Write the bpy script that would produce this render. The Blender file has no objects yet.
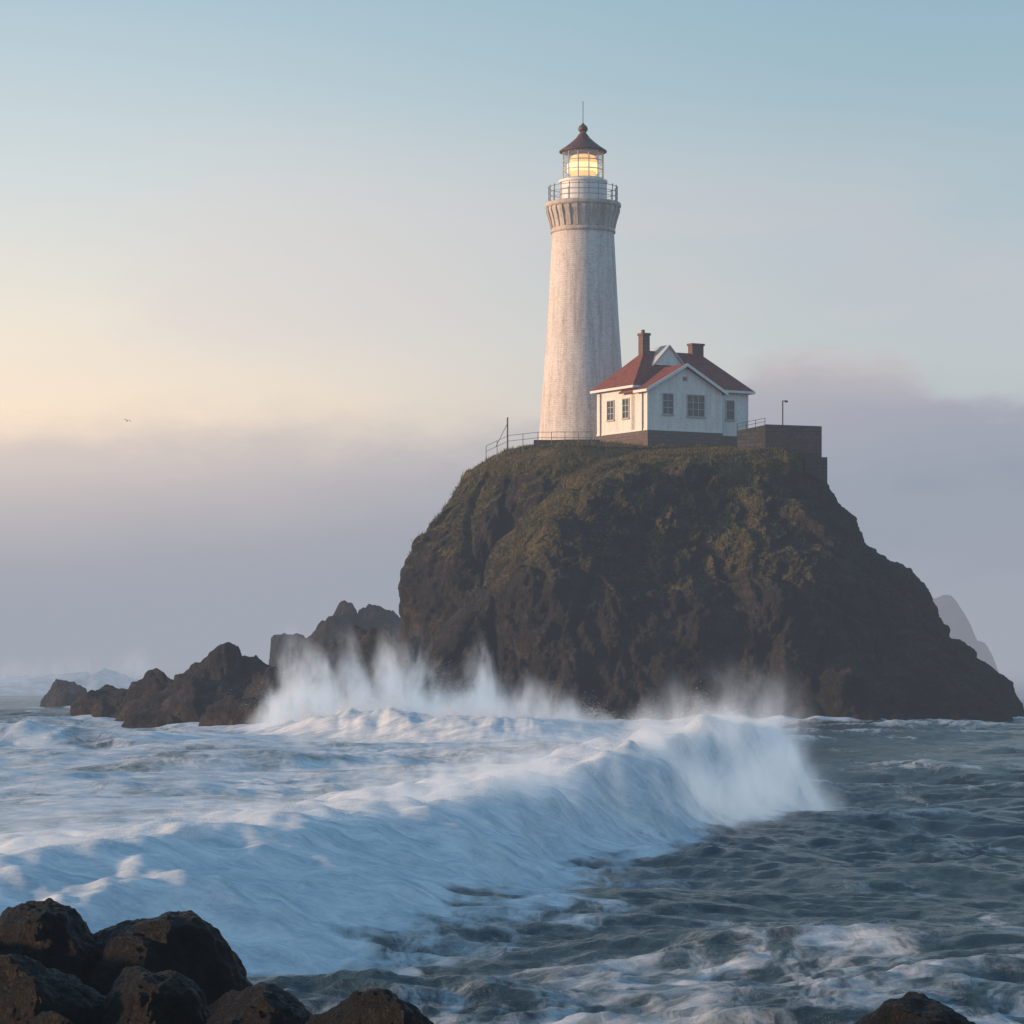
import bpy, bmesh, math, random
import numpy as np
from mathutils import Vector, Matrix
random.seed(3); rng=np.random.default_rng(7)
sc=bpy.context.scene
sc.view_settings.view_transform='Standard'; sc.view_settings.look='None'; sc.view_settings.exposure=0

# ---------------------------------------------------------------- noise
_perm=rng.permutation(256); _perm=np.concatenate([_perm,_perm,_perm])
_g=rng.normal(size=(256,3)); _g/=np.linalg.norm(_g,axis=1)[:,None]
def pn(x,y,z=0.0):
    x,y,z=np.broadcast_arrays(np.asarray(x,float),np.asarray(y,float),np.asarray(z,float))
    xi=np.floor(x).astype(int); yi=np.floor(y).astype(int); zi=np.floor(z).astype(int)
    xf=x-xi; yf=y-yi; zf=z-zi
    xi&=255; yi&=255; zi&=255
    u=xf*xf*xf*(xf*(xf*6-15)+10); v=yf*yf*yf*(yf*(yf*6-15)+10); w=zf*zf*zf*(zf*(zf*6-15)+10)
    def gr(a,b,c):
        h=_perm[_perm[_perm[xi+a]+yi+b]+zi+c]
        g=_g[h]
        return g[...,0]*(xf-a)+g[...,1]*(yf-b)+g[...,2]*(zf-c)
    def lp(a,b,t): return a+(b-a)*t
    return 1.6*lp(lp(lp(gr(0,0,0),gr(1,0,0),u),lp(gr(0,1,0),gr(1,1,0),u),v),
              lp(lp(gr(0,0,1),gr(1,0,1),u),lp(gr(0,1,1),gr(1,1,1),u),v),w)
def fbm(x,y,z=0.0,o=4,gain=.5):
    s=0;a=1;f=1
    for i in range(o):
        s=s+a*pn(x*f+17.3*i,y*f+5.1*i,z*f+9.7*i); a*=gain; f*=2.03
    return s
def ridged(x,y,z=0.0,o=4,gain=.5):
    s=0;a=1;f=1
    for i in range(o):
        s=s+a*(1-2*np.abs(pn(x*f+31.3*i,y*f+3.1*i,z*f+7.7*i))); a*=gain; f*=2.07
    return s
def sst(a,b,x):
    t=np.clip((x-a)/(b-a),0,1); return t*t*(3-2*t)

# ---------------------------------------------------------------- mesh helpers
def link(ob): sc.collection.objects.link(ob); return ob
def np_mesh(name,V,F,mat=None,smooth=True,attrs=None):
    V=np.asarray(V,np.float32); F=np.asarray(F,np.int32)
    me=bpy.data.meshes.new(name); k=F.shape[1]
    me.vertices.add(len(V)); me.vertices.foreach_set('co',V.ravel())
    me.loops.add(F.size); me.loops.foreach_set('vertex_index',F.ravel())
    me.polygons.add(len(F)); me.polygons.foreach_set('loop_start',np.arange(0,F.size,k,dtype=np.int32))
    me.polygons.foreach_set('loop_total',np.full(len(F),k,np.int32))
    if smooth: me.polygons.foreach_set('use_smooth',np.ones(len(F),bool))
    me.update(calc_edges=True)
    if attrs:
        for n,a in attrs.items():
            at=me.attributes.new(n,'FLOAT','POINT'); at.data.foreach_set('value',np.asarray(a,np.float32).ravel())
    ob=link(bpy.data.objects.new(name,me))
    if mat: me.materials.append(mat)
    return ob
def grid_faces(nr,nc,wrap=False):
    r=np.arange(nr-1)[:,None]; c=np.arange(nc if wrap else nc-1)[None,:]
    c2=(c+1)%nc
    return np.stack([r*nc+c,r*nc+c2,(r+1)*nc+c2,(r+1)*nc+c],-1).reshape(-1,4)
class MB:
    def __init__(s): s.v=[];s.f=[]
    def add(s,vs,fs):
        o=len(s.v); s.v+= [tuple(v) for v in vs]; s.f+=[tuple(i+o for i in f) for f in fs]
    def box(s,x0,x1,y0,y1,z0,z1):
        s.add([(x0,y0,z0),(x1,y0,z0),(x1,y1,z0),(x0,y1,z0),(x0,y0,z1),(x1,y0,z1),(x1,y1,z1),(x0,y1,z1)],
              [(3,2,1,0),(4,5,6,7),(0,1,5,4),(1,2,6,5),(2,3,7,6),(3,0,4,7)])
    def tube(s,a,b,r,n=6):
        a=Vector(a);b=Vector(b);d=(b-a).normalized()
        u=d.orthogonal().normalized(); w=d.cross(u)
        vs=[]
        for p in (a,b):
            for i in range(n):
                t=2*math.pi*i/n; vs.append(p+u*math.cos(t)*r+w*math.sin(t)*r)
        s.add(vs,[(i,(i+1)%n,n+(i+1)%n,n+i) for i in range(n)]+[tuple(range(n))[::-1],tuple(range(n,2*n))])
    def prism(s,poly,ext):
        n=len(poly); e=Vector(ext)
        vs=[Vector(p) for p in poly]+[Vector(p)+e for p in poly]
        s.add(vs,[tuple(range(n))[::-1],tuple(range(n,2*n))]+[(i,(i+1)%n,n+(i+1)%n,n+i) for i in range(n)])
    def lathe(s,prof,n=48,c=(0,0)):
        vs=[]
        for (r,z) in prof:
            for i in range(n):
                t=2*math.pi*i/n; vs.append((c[0]+r*math.cos(t),c[1]+r*math.sin(t),z))
        fs=[]
        for k in range(len(prof)-1):
            for i in range(n): fs.append((k*n+i,k*n+(i+1)%n,(k+1)*n+(i+1)%n,(k+1)*n+i))
        s.add(vs,fs)
    def make(s,name,mat,parent=None,smooth=False,bevel=0):
        me=bpy.data.meshes.new(name); me.from_pydata(s.v,[],s.f)
        bm=bmesh.new(); bm.from_mesh(me); bmesh.ops.recalc_face_normals(bm,faces=bm.faces); bm.to_mesh(me); bm.free()
        ob=link(bpy.data.objects.new(name,me)); me.materials.append(mat)
        if smooth:
            for p in me.polygons: p.use_smooth=True
        if bevel:
            m=ob.modifiers.new('bev','BEVEL'); m.width=bevel; m.segments=2
        if parent: ob.parent=parent
        return ob
def empty(name,loc=(0,0,0),rz=0):
    e=link(bpy.data.objects.new(name,None)); e.location=loc; e.rotation_euler=(0,0,rz); return e

# ---------------------------------------------------------------- materials
class NT:
    def __init__(s,name):
        s.m=bpy.data.materials.new(name); s.m.use_nodes=True; s.t=s.m.node_tree
        s.b=s.t.nodes['Principled BSDF']; s.o=s.t.nodes['Material Output']
    def n(s,ty,**kw):
        nd=s.t.nodes.new(ty)
        for k,v in kw.items():
            if k.startswith('i_'):
                nd.inputs[k[2:].replace('_',' ')].default_value=v
            else: setattr(nd,k,v)
        return nd
    def l(s,a,b): s.t.links.new(a,b)
    def noise(s,scale,detail=6,rough=.6,vec=None,dist=0):
        nd=s.n('ShaderNodeTexNoise'); nd.inputs['Scale'].default_value=scale; nd.inputs['Detail'].default_value=detail
        nd.inputs['Roughness'].default_value=rough; nd.inputs['Distortion'].default_value=dist
        if vec: s.l(vec,nd.inputs['Vector'])
        return nd.outputs['Fac']
    def pos(s,scale=(1,1,1),rot=(0,0,0)):
        g=s.n('ShaderNodeNewGeometry'); mp=s.n('ShaderNodeMapping'); mp.inputs['Scale'].default_value=scale; mp.inputs['Rotation'].default_value=rot
        s.l(g.outputs['Position'],mp.inputs['Vector']); return mp.outputs['Vector']
    def ramp(s,fac,stops):
        r=s.n('ShaderNodeValToRGB'); e=r.color_ramp.elements
        while len(e)<len(stops): e.new(.5)
        for el,(p,c) in zip(e,stops):
            el.position=p; el.color=(c[0],c[1],c[2],1) if hasattr(c,'__len__') else (c,c,c,1)
        s.l(fac,r.inputs['Fac']); return r.outputs['Color']
    def mix(s,f,a,b,blend='MIX'):
        m=s.n('ShaderNodeMix',data_type='RGBA',blend_type=blend)
        for sock,val in ((m.inputs[0],f),(m.inputs[6],a),(m.inputs[7],b)):
            if isinstance(val,bpy.types.NodeSocket): s.l(val,sock)
            elif hasattr(val,'__len__'): sock.default_value=(*val[:3],1)
            else: sock.default_value=val
        return m.outputs[2]
    def math(s,op,a,b=None,c=None,clamp=False):
        m=s.n('ShaderNodeMath',operation=op,use_clamp=clamp)
        for i,val in enumerate((a,b,c)):
            if val is None: continue
            if isinstance(val,bpy.types.NodeSocket): s.l(val,m.inputs[i])
            else: m.inputs[i].default_value=val
        return m.outputs[0]
    def attr(s,n):
        a=s.n('ShaderNodeAttribute',attribute_name=n); return a.outputs['Fac']
    def bump(s,h,strength=.5,dist=.1,normal=None):
        b=s.n('ShaderNodeBump'); b.inputs['Strength'].default_value=strength; b.inputs['Distance'].default_value=dist
        s.l(h,b.inputs['Height'])
        if normal: s.l(normal,b.inputs['Normal'])
        return b.outputs['Normal']
    def mrange(s,v,a,b,c=0,d=1,smooth=True):
        r=s.n('ShaderNodeMapRange'); r.interpolation_type='SMOOTHSTEP' if smooth else 'LINEAR'
        s.l(v,r.inputs[0])
        for i,q in zip((1,2,3,4),(a,b,c,d)):
            if isinstance(q,bpy.types.NodeSocket): s.l(q,r.inputs[i])
            else: r.inputs[i].default_value=q
        return r.outputs[0]
    def set(s,**kw):
        for k,v in kw.items():
            k={'col':'Base Color','rough':'Roughness','normal':'Normal','metal':'Metallic','spec':'Specular IOR Level'}[k]
            if isinstance(v,bpy.types.NodeSocket): s.l(v,s.b.inputs[k])
            elif hasattr(v,'__len__'): s.b.inputs[k].default_value=(*v,1)
            else: s.b.inputs[k].default_value=v

def simple(name,col,rough=.6,var=.25,scale=3,metal=0,bump=.15):
    m=NT(name); n=m.noise(scale,8,.65,m.pos())
    c=m.mix(n,tuple(x*(1-var) for x in col),tuple(min(1,x*(1+var)) for x in col))
    m.set(col=c,rough=rough,metal=metal)
    m.set(normal=m.bump(m.noise(scale*6,6,.6,m.pos()),bump,.03)); return m.m

def rock_mat(name,base,pale,grass=False,wet=False,sc_=1.0,bs=.7,bd=.35):
    m=NT(name); p=m.pos()
    n1=m.noise(.35*sc_,8,.62,p); n2=m.noise(2.0*sc_,10,.75,m.pos((1,1,.6)))
    n3=m.noise(9*sc_,6,.7,p)
    f=m.math('ADD',m.math('MULTIPLY',n1,.5),m.math('MULTIPLY',n2,.5))
    col=m.ramp(f,[(.38,tuple(x*.4 for x in base)),(.5,base),(.62,pale)])  # noise mixes dark, base and pale rock tones
    st=m.noise(1.0*sc_,8,.68,m.pos((.25,.25,1.8),(0.25,.35,0)))
    col=m.mix(m.ramp(st,[(.45,0),(.62,.6)]),col,tuple(x*.4 for x in base))
    n4=m.noise(.8*sc_,10,.7,m.pos((1,1,.5)),.5)
    h=m.math('ADD',m.math('ADD',m.math('MULTIPLY',n2,1.1),m.math('MULTIPLY',n3,.35)),m.math('ADD',m.math('MULTIPLY',st,1.0),m.math('MULTIPLY',n4,1.8)))
    rough=.85
    if wet:
        rough=m.ramp(n2,[(.35,.38),(.65,.75)])
    if grass:
        g=m.attr('grass')
        gn=m.noise(3.2,9,.75,p); gn2=m.noise(.4,6,.6,p)
        gm=m.math('ADD',g,m.math('MULTIPLY',m.math('SUBTRACT',gn,.5),1.6))
        gm=m.ramp(gm,[(.34,0),(.66,1)])
        gc=m.ramp(m.math('ADD',m.math('MULTIPLY',gn,.5),m.math('MULTIPLY',gn2,.5)),[(.38,(.028,.028,.011)),(.5,(.105,.090,.029)),(.60,(.225,.165,.058))])
        col=m.mix(gm,col,gc)
        h=m.math('ADD',h,m.math('MULTIPLY',m.math('MULTIPLY',gn,gm),.8))
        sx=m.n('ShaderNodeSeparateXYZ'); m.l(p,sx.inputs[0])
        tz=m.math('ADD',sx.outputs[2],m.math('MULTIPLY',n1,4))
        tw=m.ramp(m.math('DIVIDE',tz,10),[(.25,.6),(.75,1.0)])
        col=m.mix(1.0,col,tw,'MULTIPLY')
    m.set(col=col,rough=rough,normal=m.bump(h,bs,bd/sc_)); 
    m.set(spec=.3 if not wet else .3)
    return m.m

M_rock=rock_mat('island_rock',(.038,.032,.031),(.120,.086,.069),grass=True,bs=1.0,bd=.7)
M_crag=rock_mat('coastal_rock',(.036,.031,.030),(.120,.084,.063),sc_=1.2,bs=1.0,bd=.6)
M_far=rock_mat('distant_rock',(.045,.042,.045),(.065,.06,.06),sc_=.5)
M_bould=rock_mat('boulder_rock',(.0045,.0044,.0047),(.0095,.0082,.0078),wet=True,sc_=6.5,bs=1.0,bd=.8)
M_grass=simple('grass_blades',(.110,.088,.030),.9,.6,.8,bump=0)
M_brick=NT('brick'); 
_b=M_brick.n('ShaderNodeTexBrick'); _b.inputs['Scale'].default_value=1.0
for k,v in {'Brick Width':.45,'Row Height':.16,'Mortar Size':.015}.items(): _b.inputs[k].default_value=v
_b.inputs['Color1'].default_value=(.17,.08,.06,1);_b.inputs['Color2'].default_value=(.11,.055,.042,1);_b.inputs['Mortar'].default_value=(.15,.13,.12,1)
M_brick.l(M_brick.pos(rot=(math.radians(90),0,0)),_b.inputs['Vector']); M_brick.set(col=_b.outputs['Color'],rough=.85,normal=M_brick.bump(M_brick.noise(14,6,.6,M_brick.pos()),.4,.03)); M_brick=M_brick.m
def stone(name,c1,c2,mo,dk):
    M=NT(name); _b=M.n('ShaderNodeTexBrick')
    for k,v in {'Brick Width':.8,'Row Height':.36,'Mortar Size':.03,'Scale':1.0}.items(): _b.inputs[k].default_value=v
    _b.inputs['Color1'].default_value=(*c1,1);_b.inputs['Color2'].default_value=(*c2,1);_b.inputs['Mortar'].default_value=(*mo,1)
    M.l(M.pos(rot=(math.radians(90),0,0)),_b.inputs['Vector'])
    M.set(col=M.mix(M.noise(.9,8,.75,M.pos()),_b.outputs['Color'],dk),rough=.9,normal=M.bump(M.noise(5,8,.7,M.pos()),.9,.15)); return M.m
M_stone=stone('retaining_stone',(.060,.056,.057),(.11,.10,.10),(.03,.028,.028),(.03,.028,.027))
M_found=stone('foundation_stone',(.22,.15,.125),(.14,.11,.10),(.08,.07,.068),(.12,.09,.08))

def plaster(name,col,stain,brick=False,amt=.75):
    m=NT(name); p=m.pos()
    st=m.noise(.9,8,.7,m.pos((1.6,1.6,.16))); fi=m.noise(4,8,.75,p)
    c=m.mix(m.ramp(st,[(.45,0),(.70,amt)]),col,stain)
    c=m.mix(m.ramp(fi,[(.50,0),(.70,amt*.8)]),c,tuple(x*.75 for x in stain))
    h=m.noise(12,6,.7,p)
    if brick:
        uv=m.n('ShaderNodeTexCoord'); b=m.n('ShaderNodeTexBrick')
        for k,v in {'Brick Width':.6,'Row Height':.22,'Mortar Size':.02,'Scale':1.0}.items(): b.inputs[k].default_value=v
        b.inputs['Color1'].default_value=(1,1,1,1);b.inputs['Color2'].default_value=(.68,.68,.68,1);b.inputs['Mortar'].default_value=(.35,.35,.35,1)
        m.l(uv.outputs['UV'],b.inputs['Vector'])
        h=m.math('ADD',m.math('MULTIPLY',h,.6),b.outputs['Color'])
        c=m.mix(.34,c,b.outputs['Color'],'MULTIPLY')
    m.set(col=c,rough=.75,normal=m.bump(h,.5,.04)); return m.m
M_tower=plaster('whitewashed_tower',(.80,.745,.71),(.47,.39,.34),True,.95)
M_corb=plaster('weathered_corbel',(.60,.54,.49),(.30,.23,.18),amt=.9)
M_wall=plaster('house_white_paint',(.82,.80,.77),(.56,.51,.47))
M_trim=simple('white_trim',(.74,.74,.72),.5,.08)
M_metal=simple('dark_metal',(.035,.03,.03),.5,.3,metal=.3)
M_rail=simple('grey_rail',(.16,.16,.16),.5,.3)
M_cap=simple('lantern_roof',(.10,.045,.035),.55,.35)
M_pave=simple('concrete',(.10,.09,.085),.9,.2)
m=NT('red_roof_tiles'); w=m.n('ShaderNodeTexWave',wave_type='BANDS',bands_direction='Z'); w.inputs['Scale'].default_value=1.3; w.inputs['Distortion'].default_value=.6; w.inputs['Detail'].default_value=3
m.l(m.pos(),w.inputs['Vector']); nn=m.noise(1.6,8,.7,m.pos())
c=m.ramp(nn,[(.3,(.11,.030,.022)),(.55,(.25,.062,.038)),(.75,(.32,.11,.07))])
c=m.mix(m.math('MULTIPLY',w.outputs['Fac'],.45),c,(.08,.022,.018))
m.set(col=c,rough=.75,normal=m.bump(m.math('ADD',w.outputs['Fac'],m.noise(9,6,.7,m.pos())),.6,.06)); M_roof=m.m
m=NT('window_glass'); m.set(col=(.035,.04,.05),rough=.08,spec=.8); M_glass=m.m
m=NT('lantern_glass'); tr=m.n('ShaderNodeBsdfTransparent'); gl=m.n('ShaderNodeBsdfGlossy'); gl.inputs['Roughness'].default_value=.03
tr.inputs['Color'].default_value=(.90,.91,.92,1)
ms=m.n('ShaderNodeMixShader'); ms.inputs[0].default_value=.18; m.l(tr.outputs[0],ms.inputs[1]); m.l(gl.outputs[0],ms.inputs[2]); m.l(ms.outputs[0],m.o.inputs['Surface']); M_lglass=m.m
m=NT('lit_lens'); m.set(col=(.75,.6,.4),rough=.3); m.b.inputs['Emission Color'].default_value=(1,.55,.19,1); m.b.inputs['Emission Strength'].default_value=.75; M_lens=m.m
m=NT('lit_bulb'); m.set(col=(.8,.6,.35)); m.b.inputs['Emission Color'].default_value=(1,.66,.26,1); m.b.inputs['Emission Strength'].default_value=2.0; M_bulb=m.m

# ---------------------------------------------------------------- world
wd=bpy.data.worlds.new("World"); sc.world=wd; wd.use_nodes=True
sun_dir=Vector((-.97,-.10,.17)).normalized()
W=NT.__new__(NT); W.t=wd.node_tree; bg=W.t.nodes['Background']
tc=W.n('ShaderNodeTexCoord'); sx=W.n('ShaderNodeSeparateXYZ'); W.l(tc.outputs['Generated'],sx.inputs[0])
X,Y,Z=sx.outputs
el=W.math('MAXIMUM',Z,0.0)
el=W.math('SQRT',el)
def E(v): return math.sqrt(v)
clearL=W.ramp(el,[(0,(.70,.59,.54)),(E(.05),(.98,.75,.60)),(E(.085),(1.16,.92,.69)),(E(.115),(1.03,.92,.77)),(E(.165),(.76,.82,.82)),(E(.23),(.46,.63,.73)),(E(.6),(.21,.40,.60)),(1,(.14,.29,.50))])
clearR=W.ramp(el,[(0,(.44,.49,.54)),(E(.06),(.50,.54,.57)),(E(.105),(.57,.63,.66)),(E(.165),(.44,.59,.66)),(E(.23),(.31,.50,.61)),(E(.6),(.15,.33,.54)),(1,(.12,.27,.48))])
cloudL=W.ramp(el,[(0,(.36,.39,.45)),(E(.03),(.43,.435,.48)),(E(.06),(.60,.53,.53)),(E(.085),(.84,.71,.61)),(E(.12),(.88,.79,.68))])
cloudR=W.ramp(el,[(0,(.19,.25,.33)),(E(.03),(.215,.28,.365)),(E(.06),(.28,.335,.42)),(E(.085),(.39,.405,.475)),(E(.105),(.60,.54,.55))])
def mr(*a,**k): return W.mrange(*a,**k)
side=mr(X,-.21,.17,0,1)
mp=W.n('ShaderNodeMapping'); mp.inputs['Scale'].default_value=(1,1,2.4); W.l(tc.outputs['Generated'],mp.inputs['Vector'])
n1=W.noise(9,7,.55,mp.outputs[0]); n2=W.noise(3.5,6,.55,mp.outputs[0],.3); n3=W.noise(26,6,.6,mp.outputs[0])
edge=W.math('ADD',mr(X,.06,.095,.078,.108),W.math('MULTIPLY',W.math('SUBTRACT',n1,.5),.055))
edge=W.math('ADD',edge,W.math('MULTIPLY',W.math('SUBTRACT',n3,.5),.034))
edge=W.math('ADD',edge,mr(X,.13,.17,0,-.014))
dlt=W.math('SUBTRACT',edge,Z)
mR=mr(dlt,-.005,.013,0,1); mL=mr(dlt,-.016,.022,0,1)
rs=mr(X,.02,.09,0,1)
mask=W.math('ADD',W.math('MULTIPLY',mR,rs),W.math('MULTIPLY',mL,W.math('SUBTRACT',1.0,rs)))
clear=W.mix(side,clearL,clearR); cloud=W.mix(side,cloudL,cloudR)
cloud=W.mix(mr(n1,.40,.60,0,.5),cloud,W.mix(side,(.62,.56,.55),(.38,.40,.47)))
sky=W.n('ShaderNodeTexSky',sky_type='NISHITA'); sky.sun_disc=False
sky.sun_elevation=math.asin(sun_dir.z); sky.sun_rotation=math.atan2(sun_dir.x,sun_dir.y)
sky.air_density=1.2; sky.dust_density=2.0
skyc=W.mix(1.0,sky.outputs[0],(.10,.10,.10),'MULTIPLY')
clear=W.mix(.08,clear,skyc)
wisp=W.math('MULTIPLY',mr(n2,.46,.60,0,.55),W.math('MULTIPLY',mr(Z,.085,.12,0,1),mr(Z,.14,.20,1,0)))
clear=W.mix(wisp,clear,W.mix(side,(.84,.75,.71),(.62,.60,.63)))
final=W.mix(W.math('MULTIPLY',mask,mr(X,-.2,.05,.80,1)),clear,cloud)
W.l(final,bg.inputs['Color']); bg.inputs['Strength'].default_value=1.0

L=bpy.data.lights.new('sun','SUN'); L.energy=5.0; L.angle=math.radians(4); L.color=(1,.63,.37)
so=link(bpy.data.objects.new('sun',L)); so.rotation_euler=(-sun_dir).to_track_quat('-Z','Y').to_euler()

def mist(name,x0,x1,y0,y1,z1,dens,col):
    b=MB(); b.box(x0,x1,y0,y1,-4,z1)
    m=NT(name+'_volume'); m.t.nodes.remove(m.b)
    a=m.n('ShaderNodeVolumeAbsorption'); a.inputs['Color'].default_value=(0,0,0,1); a.inputs['Density'].default_value=dens
    e=m.n('ShaderNodeEmission'); e.inputs['Color'].default_value=(*col,1); e.inputs['Strength'].default_value=dens  # haze brightness is emitted by the volume
    s=m.n('ShaderNodeAddShader'); m.l(a.outputs[0],s.inputs[0]); m.l(e.outputs[0],s.inputs[1]); m.l(s.outputs[0],m.o.inputs['Volume'])
    return b.make(name,m.m)
mist('fog_bank',-5000,5000,318.5,7000,27,.0046,(.365,.39,.455))
mist('sea_mist',-1500,1500,-150,318.4,60,.00048,(.31,.345,.41))

# ---------------------------------------------------------------- sea
def resample(pts,n):
    pts=np.array(pts,float); k=len(pts); t=np.linspace(0,k-1.0001,n); i=t.astype(int); f=(t-i)[:,None]
    P=lambda j: pts[np.clip(j,0,k-1)]
    p0,p1,p2,p3=P(i-1),P(i),P(i+1),P(i+2)
    return .5*((2*p1)+(-p0+p2)*f+(2*p0-5*p1+4*p2-p3)*f**2+(-p0+3*p1-3*p2+p3)*f**3)
crest1=resample([(-60,44,1.2,8,8),(-25,52,1.4,9,9),(-12,61,1.6,9,9),(-8,66,1.85,8.5,9),(-3,78,2.0,6.0,8),(1,90,2.3,4.3,7),(5.6,100,3.1,3.0,6),(9.0,107,3.4,2.6,5),(10.5,110,2.5,2.0,3.5),(11.8,112,.3,1.4,2)],140)
crest2=resample([(-17,216,1.2,4,6),(-14,213,2.0,5,6),(-10,208,2.3,6,6),(-6,205,2.2,6,6),(-1,202,1.9,6,6),(4,202,1.5,5,6),(9,206,1.0,4,5),(15,212,.3,3,4)],90)
crest3=resample([(-110,425,1,8,14),(-80,428,2.6,8,14),(-70,428,3.6,8,14),(-62,428,3.8,8,14),(-55,430,1.8,8,14),(-44,432,.4,6,10)],40)
crest4=resample([(-60,196,1.0,5,9),(-42,198,1.4,5,9),(-33,200,1.1,5,9),(-22,204,.2,5,8)],40)
def nearest(cr,x,y):
    best=np.full(x.shape,1e18); idx=np.zeros(x.shape,int)
    for i in range(len(cr)):
        d=(x-cr[i,0])**2+(y-cr[i,1])**2
        m=d<best; best=np.where(m,d,best); idx[m]=i
    tx=np.gradient(cr[:,0]); ty=np.gradient(cr[:,1]); l=np.hypot(tx,ty); tx/=l; ty/=l
    sd=(x-cr[idx,0])*ty[idx]-(y-cr[idx,1])*tx[idx]
    return np.sqrt(best),idx,sd
wc=[]
for i in range(64):
    Lw=math.exp(rng.uniform(math.log(.7),math.log(24)))
    a=rng.normal(-math.pi/2+.3,.75); wc.append((Lw,math.cos(a),math.sin(a),rng.uniform(0,6.28),.0088*Lw**.78*rng.uniform(.6,1.3)))
def shore(x,y):
    dx=np.where(x>18,(x-18)/31.0,(x-18)/29.); dy=np.where(y<268,(y-268)/17.5,(y-268)/55.)
    q=np.sqrt(dx*dx+dy*dy)
    R=np.hypot(x-18,y-268); return np.where(q>0,(q-1)*R/np.maximum(q,1e-3),-10)
CR=[ # rocks of the reef: x,y,top z,rx,ry
 (-20.5,332,12.4,7.2,8),(-14.8,330,12.0,5.6,6),(-25,334,8.6,5.0,6),(-15.2,271,8.9,5.0,6),(-9.5,266,7.8,5.0,6),(-12,258,5.4,4.4,5),
 (-28.0,262,7.2,4.4,6),(-23.2,262,6.0,4.4,6),(-19.5,240,5.7,4.3,6),(-16,252,6.3,4.2,5),(-32.8,264,4.8,4.4,5),(-31,255,3.4,4.6,4),
 (-25.5,246,4.2,4.6,5),(-37.5,270,3.2,4.0,5),(-51.5,330,3.2,3.6,4),(-46.0,322,2.0,2.8,4),(-21.5,231,2.8,3.4,4),(-13,243,3.4,3.4,4),(-7.5,257,4.4,4.4,4),(-29.5,240,1.5,3.0,3)]
def sea(x,y,cell,foam_only=False):
    x=np.asarray(x,float);y=np.asarray(y,float);cell=np.broadcast_to(cell,x.shape)
    z=np.zeros_like(x)
    wx=x+1.2*pn(x/7,y/7,1.); wy=y+1.2*pn(x/7,y/7,5.)
    gust=.75+.5*pn(x/30,y/30,3.)
    for Lw,cx,sy,ph,a in wc:
        k=2*math.pi/Lw; s=np.sin(k*(wx*cx+wy*sy)+ph)
        z+=a*(2*((s+1)/2)**1.9-.85)*sst(2.2,4.5,Lw/cell)*gust
    z+=sst(600,200,y)*.12*ridged(x/2.0,y/1.3,2.,3)*sst(1.2,.3,cell)*gust
    foam=np.zeros_like(x)
    crest_lv=np.clip(z/.45,0,1)
    pat=fbm(x/16,y/11,4.,3)
    foam+=.30+.18*pat
    foam+=.24*sst(.3,.8,crest_lv)
    near=sst(78,58,y)*sst(-9,-3,x); foam=np.maximum(foam,near*(.53+.24*fbm(x/6,y/5,8.,2)))
    ok=(y<160)&(y>20)&(x>-90)&(x<40)
    if ok.any():
        d,i,sd=nearest(crest1,x[ok],y[ok]); h=crest1[i,2]; fr=crest1[i,3]; bk=crest1[i,4]
        end=(i>=len(crest1)-1)
        xx=x[ok];yy=y[ok]
        lump=fbm(xx/3.2,yy/4.5,0.,4)
        fine=fbm(xx/1.1,yy/1.5,4.,3)
        run=fbm(xx/3.0,yy/.9,7.,3)
        jag=1+.13*pn(xx/1.8,yy/2.5,6.)+.08*pn(xx/.9,yy/1.2,9.)
        front=h*(1-sst(0,1,np.clip(sd/fr+.18*lump,0,1)))**1.35
        back=h*(.30+.70*np.exp(-(sd/bk)**2))*np.exp(-np.maximum(-sd-bk,0)/9)
        hh=np.where(sd>0,front,back)*jag*np.where(end,np.exp(-(d/1.2)**2),1)
        z[ok]=z[ok]*(1-.75*np.clip(hh/1.0,0,1))+hh+(.09*lump+.035*fine+.035*run)*np.clip(hh,0,1)
        ff=np.where(sd>0,1.06-.92*sst(.46,1.5,sd/fr+.36*lump+.16*fine+.10*run),np.exp(-(np.maximum(-sd-5,0)/20)**2)*(.94+.10*fbm(xx/4,yy/3,2.,3)))
        ff=np.where(end,ff*np.exp(-(d/1.6)**2),ff)
        foam[ok]=np.maximum(foam[ok],ff)
    milky=sst(14,-6,x-(y-110)*.10)*sst(52,85,y)*sst(330,225,y)
    foam=np.maximum(foam,milky*(.80+.26*fbm(x/9,y/8,3.,4)))
    for cr,lo,hi,w in ((crest2,170,245,1.),(crest3,380,500,1.),(crest4,175,225,.6)):
        ok=(y<hi)&(y>lo)&(x>cr[:,0].min()-25)&(x<cr[:,0].max()+25)
        if ok.any():
            d,i,sd=nearest(cr,x[ok],y[ok]); h=cr[i,2];fr=cr[i,3];bk=cr[i,4]
            end=(i==0)|(i==len(cr)-1)
            lump=fbm(x[ok]/3,y[ok]/4,2.,3)
            hh=np.where(sd>0,h*(1-sst(0,1,np.clip(sd/fr,0,1))),h*np.exp(-(sd/bk)**2))*np.where(end,np.exp(-(d/3)**2),1)
            z[ok]+=hh*(1+.35*lump)*.8
            foam[ok]=np.maximum(foam[ok],w*np.clip(np.exp(-(np.maximum(np.abs(sd)-fr*.8,0)/4)**2)*np.where(end,np.exp(-(d/5)**2),1),0,1))
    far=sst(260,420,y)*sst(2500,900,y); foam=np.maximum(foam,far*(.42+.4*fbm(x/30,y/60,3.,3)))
    sd=shore(x,y); foam=np.maximum(foam,(.92+.3*pn(x/5,y/5,7.))*np.exp(-(np.maximum(sd,0)/(4.5+3*pn(x/9,y/9,2.)))**2))
    z+=.35*np.exp(-(sd/3)**2)*(1+pn(x/2.5,y/2.5,1.))
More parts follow.
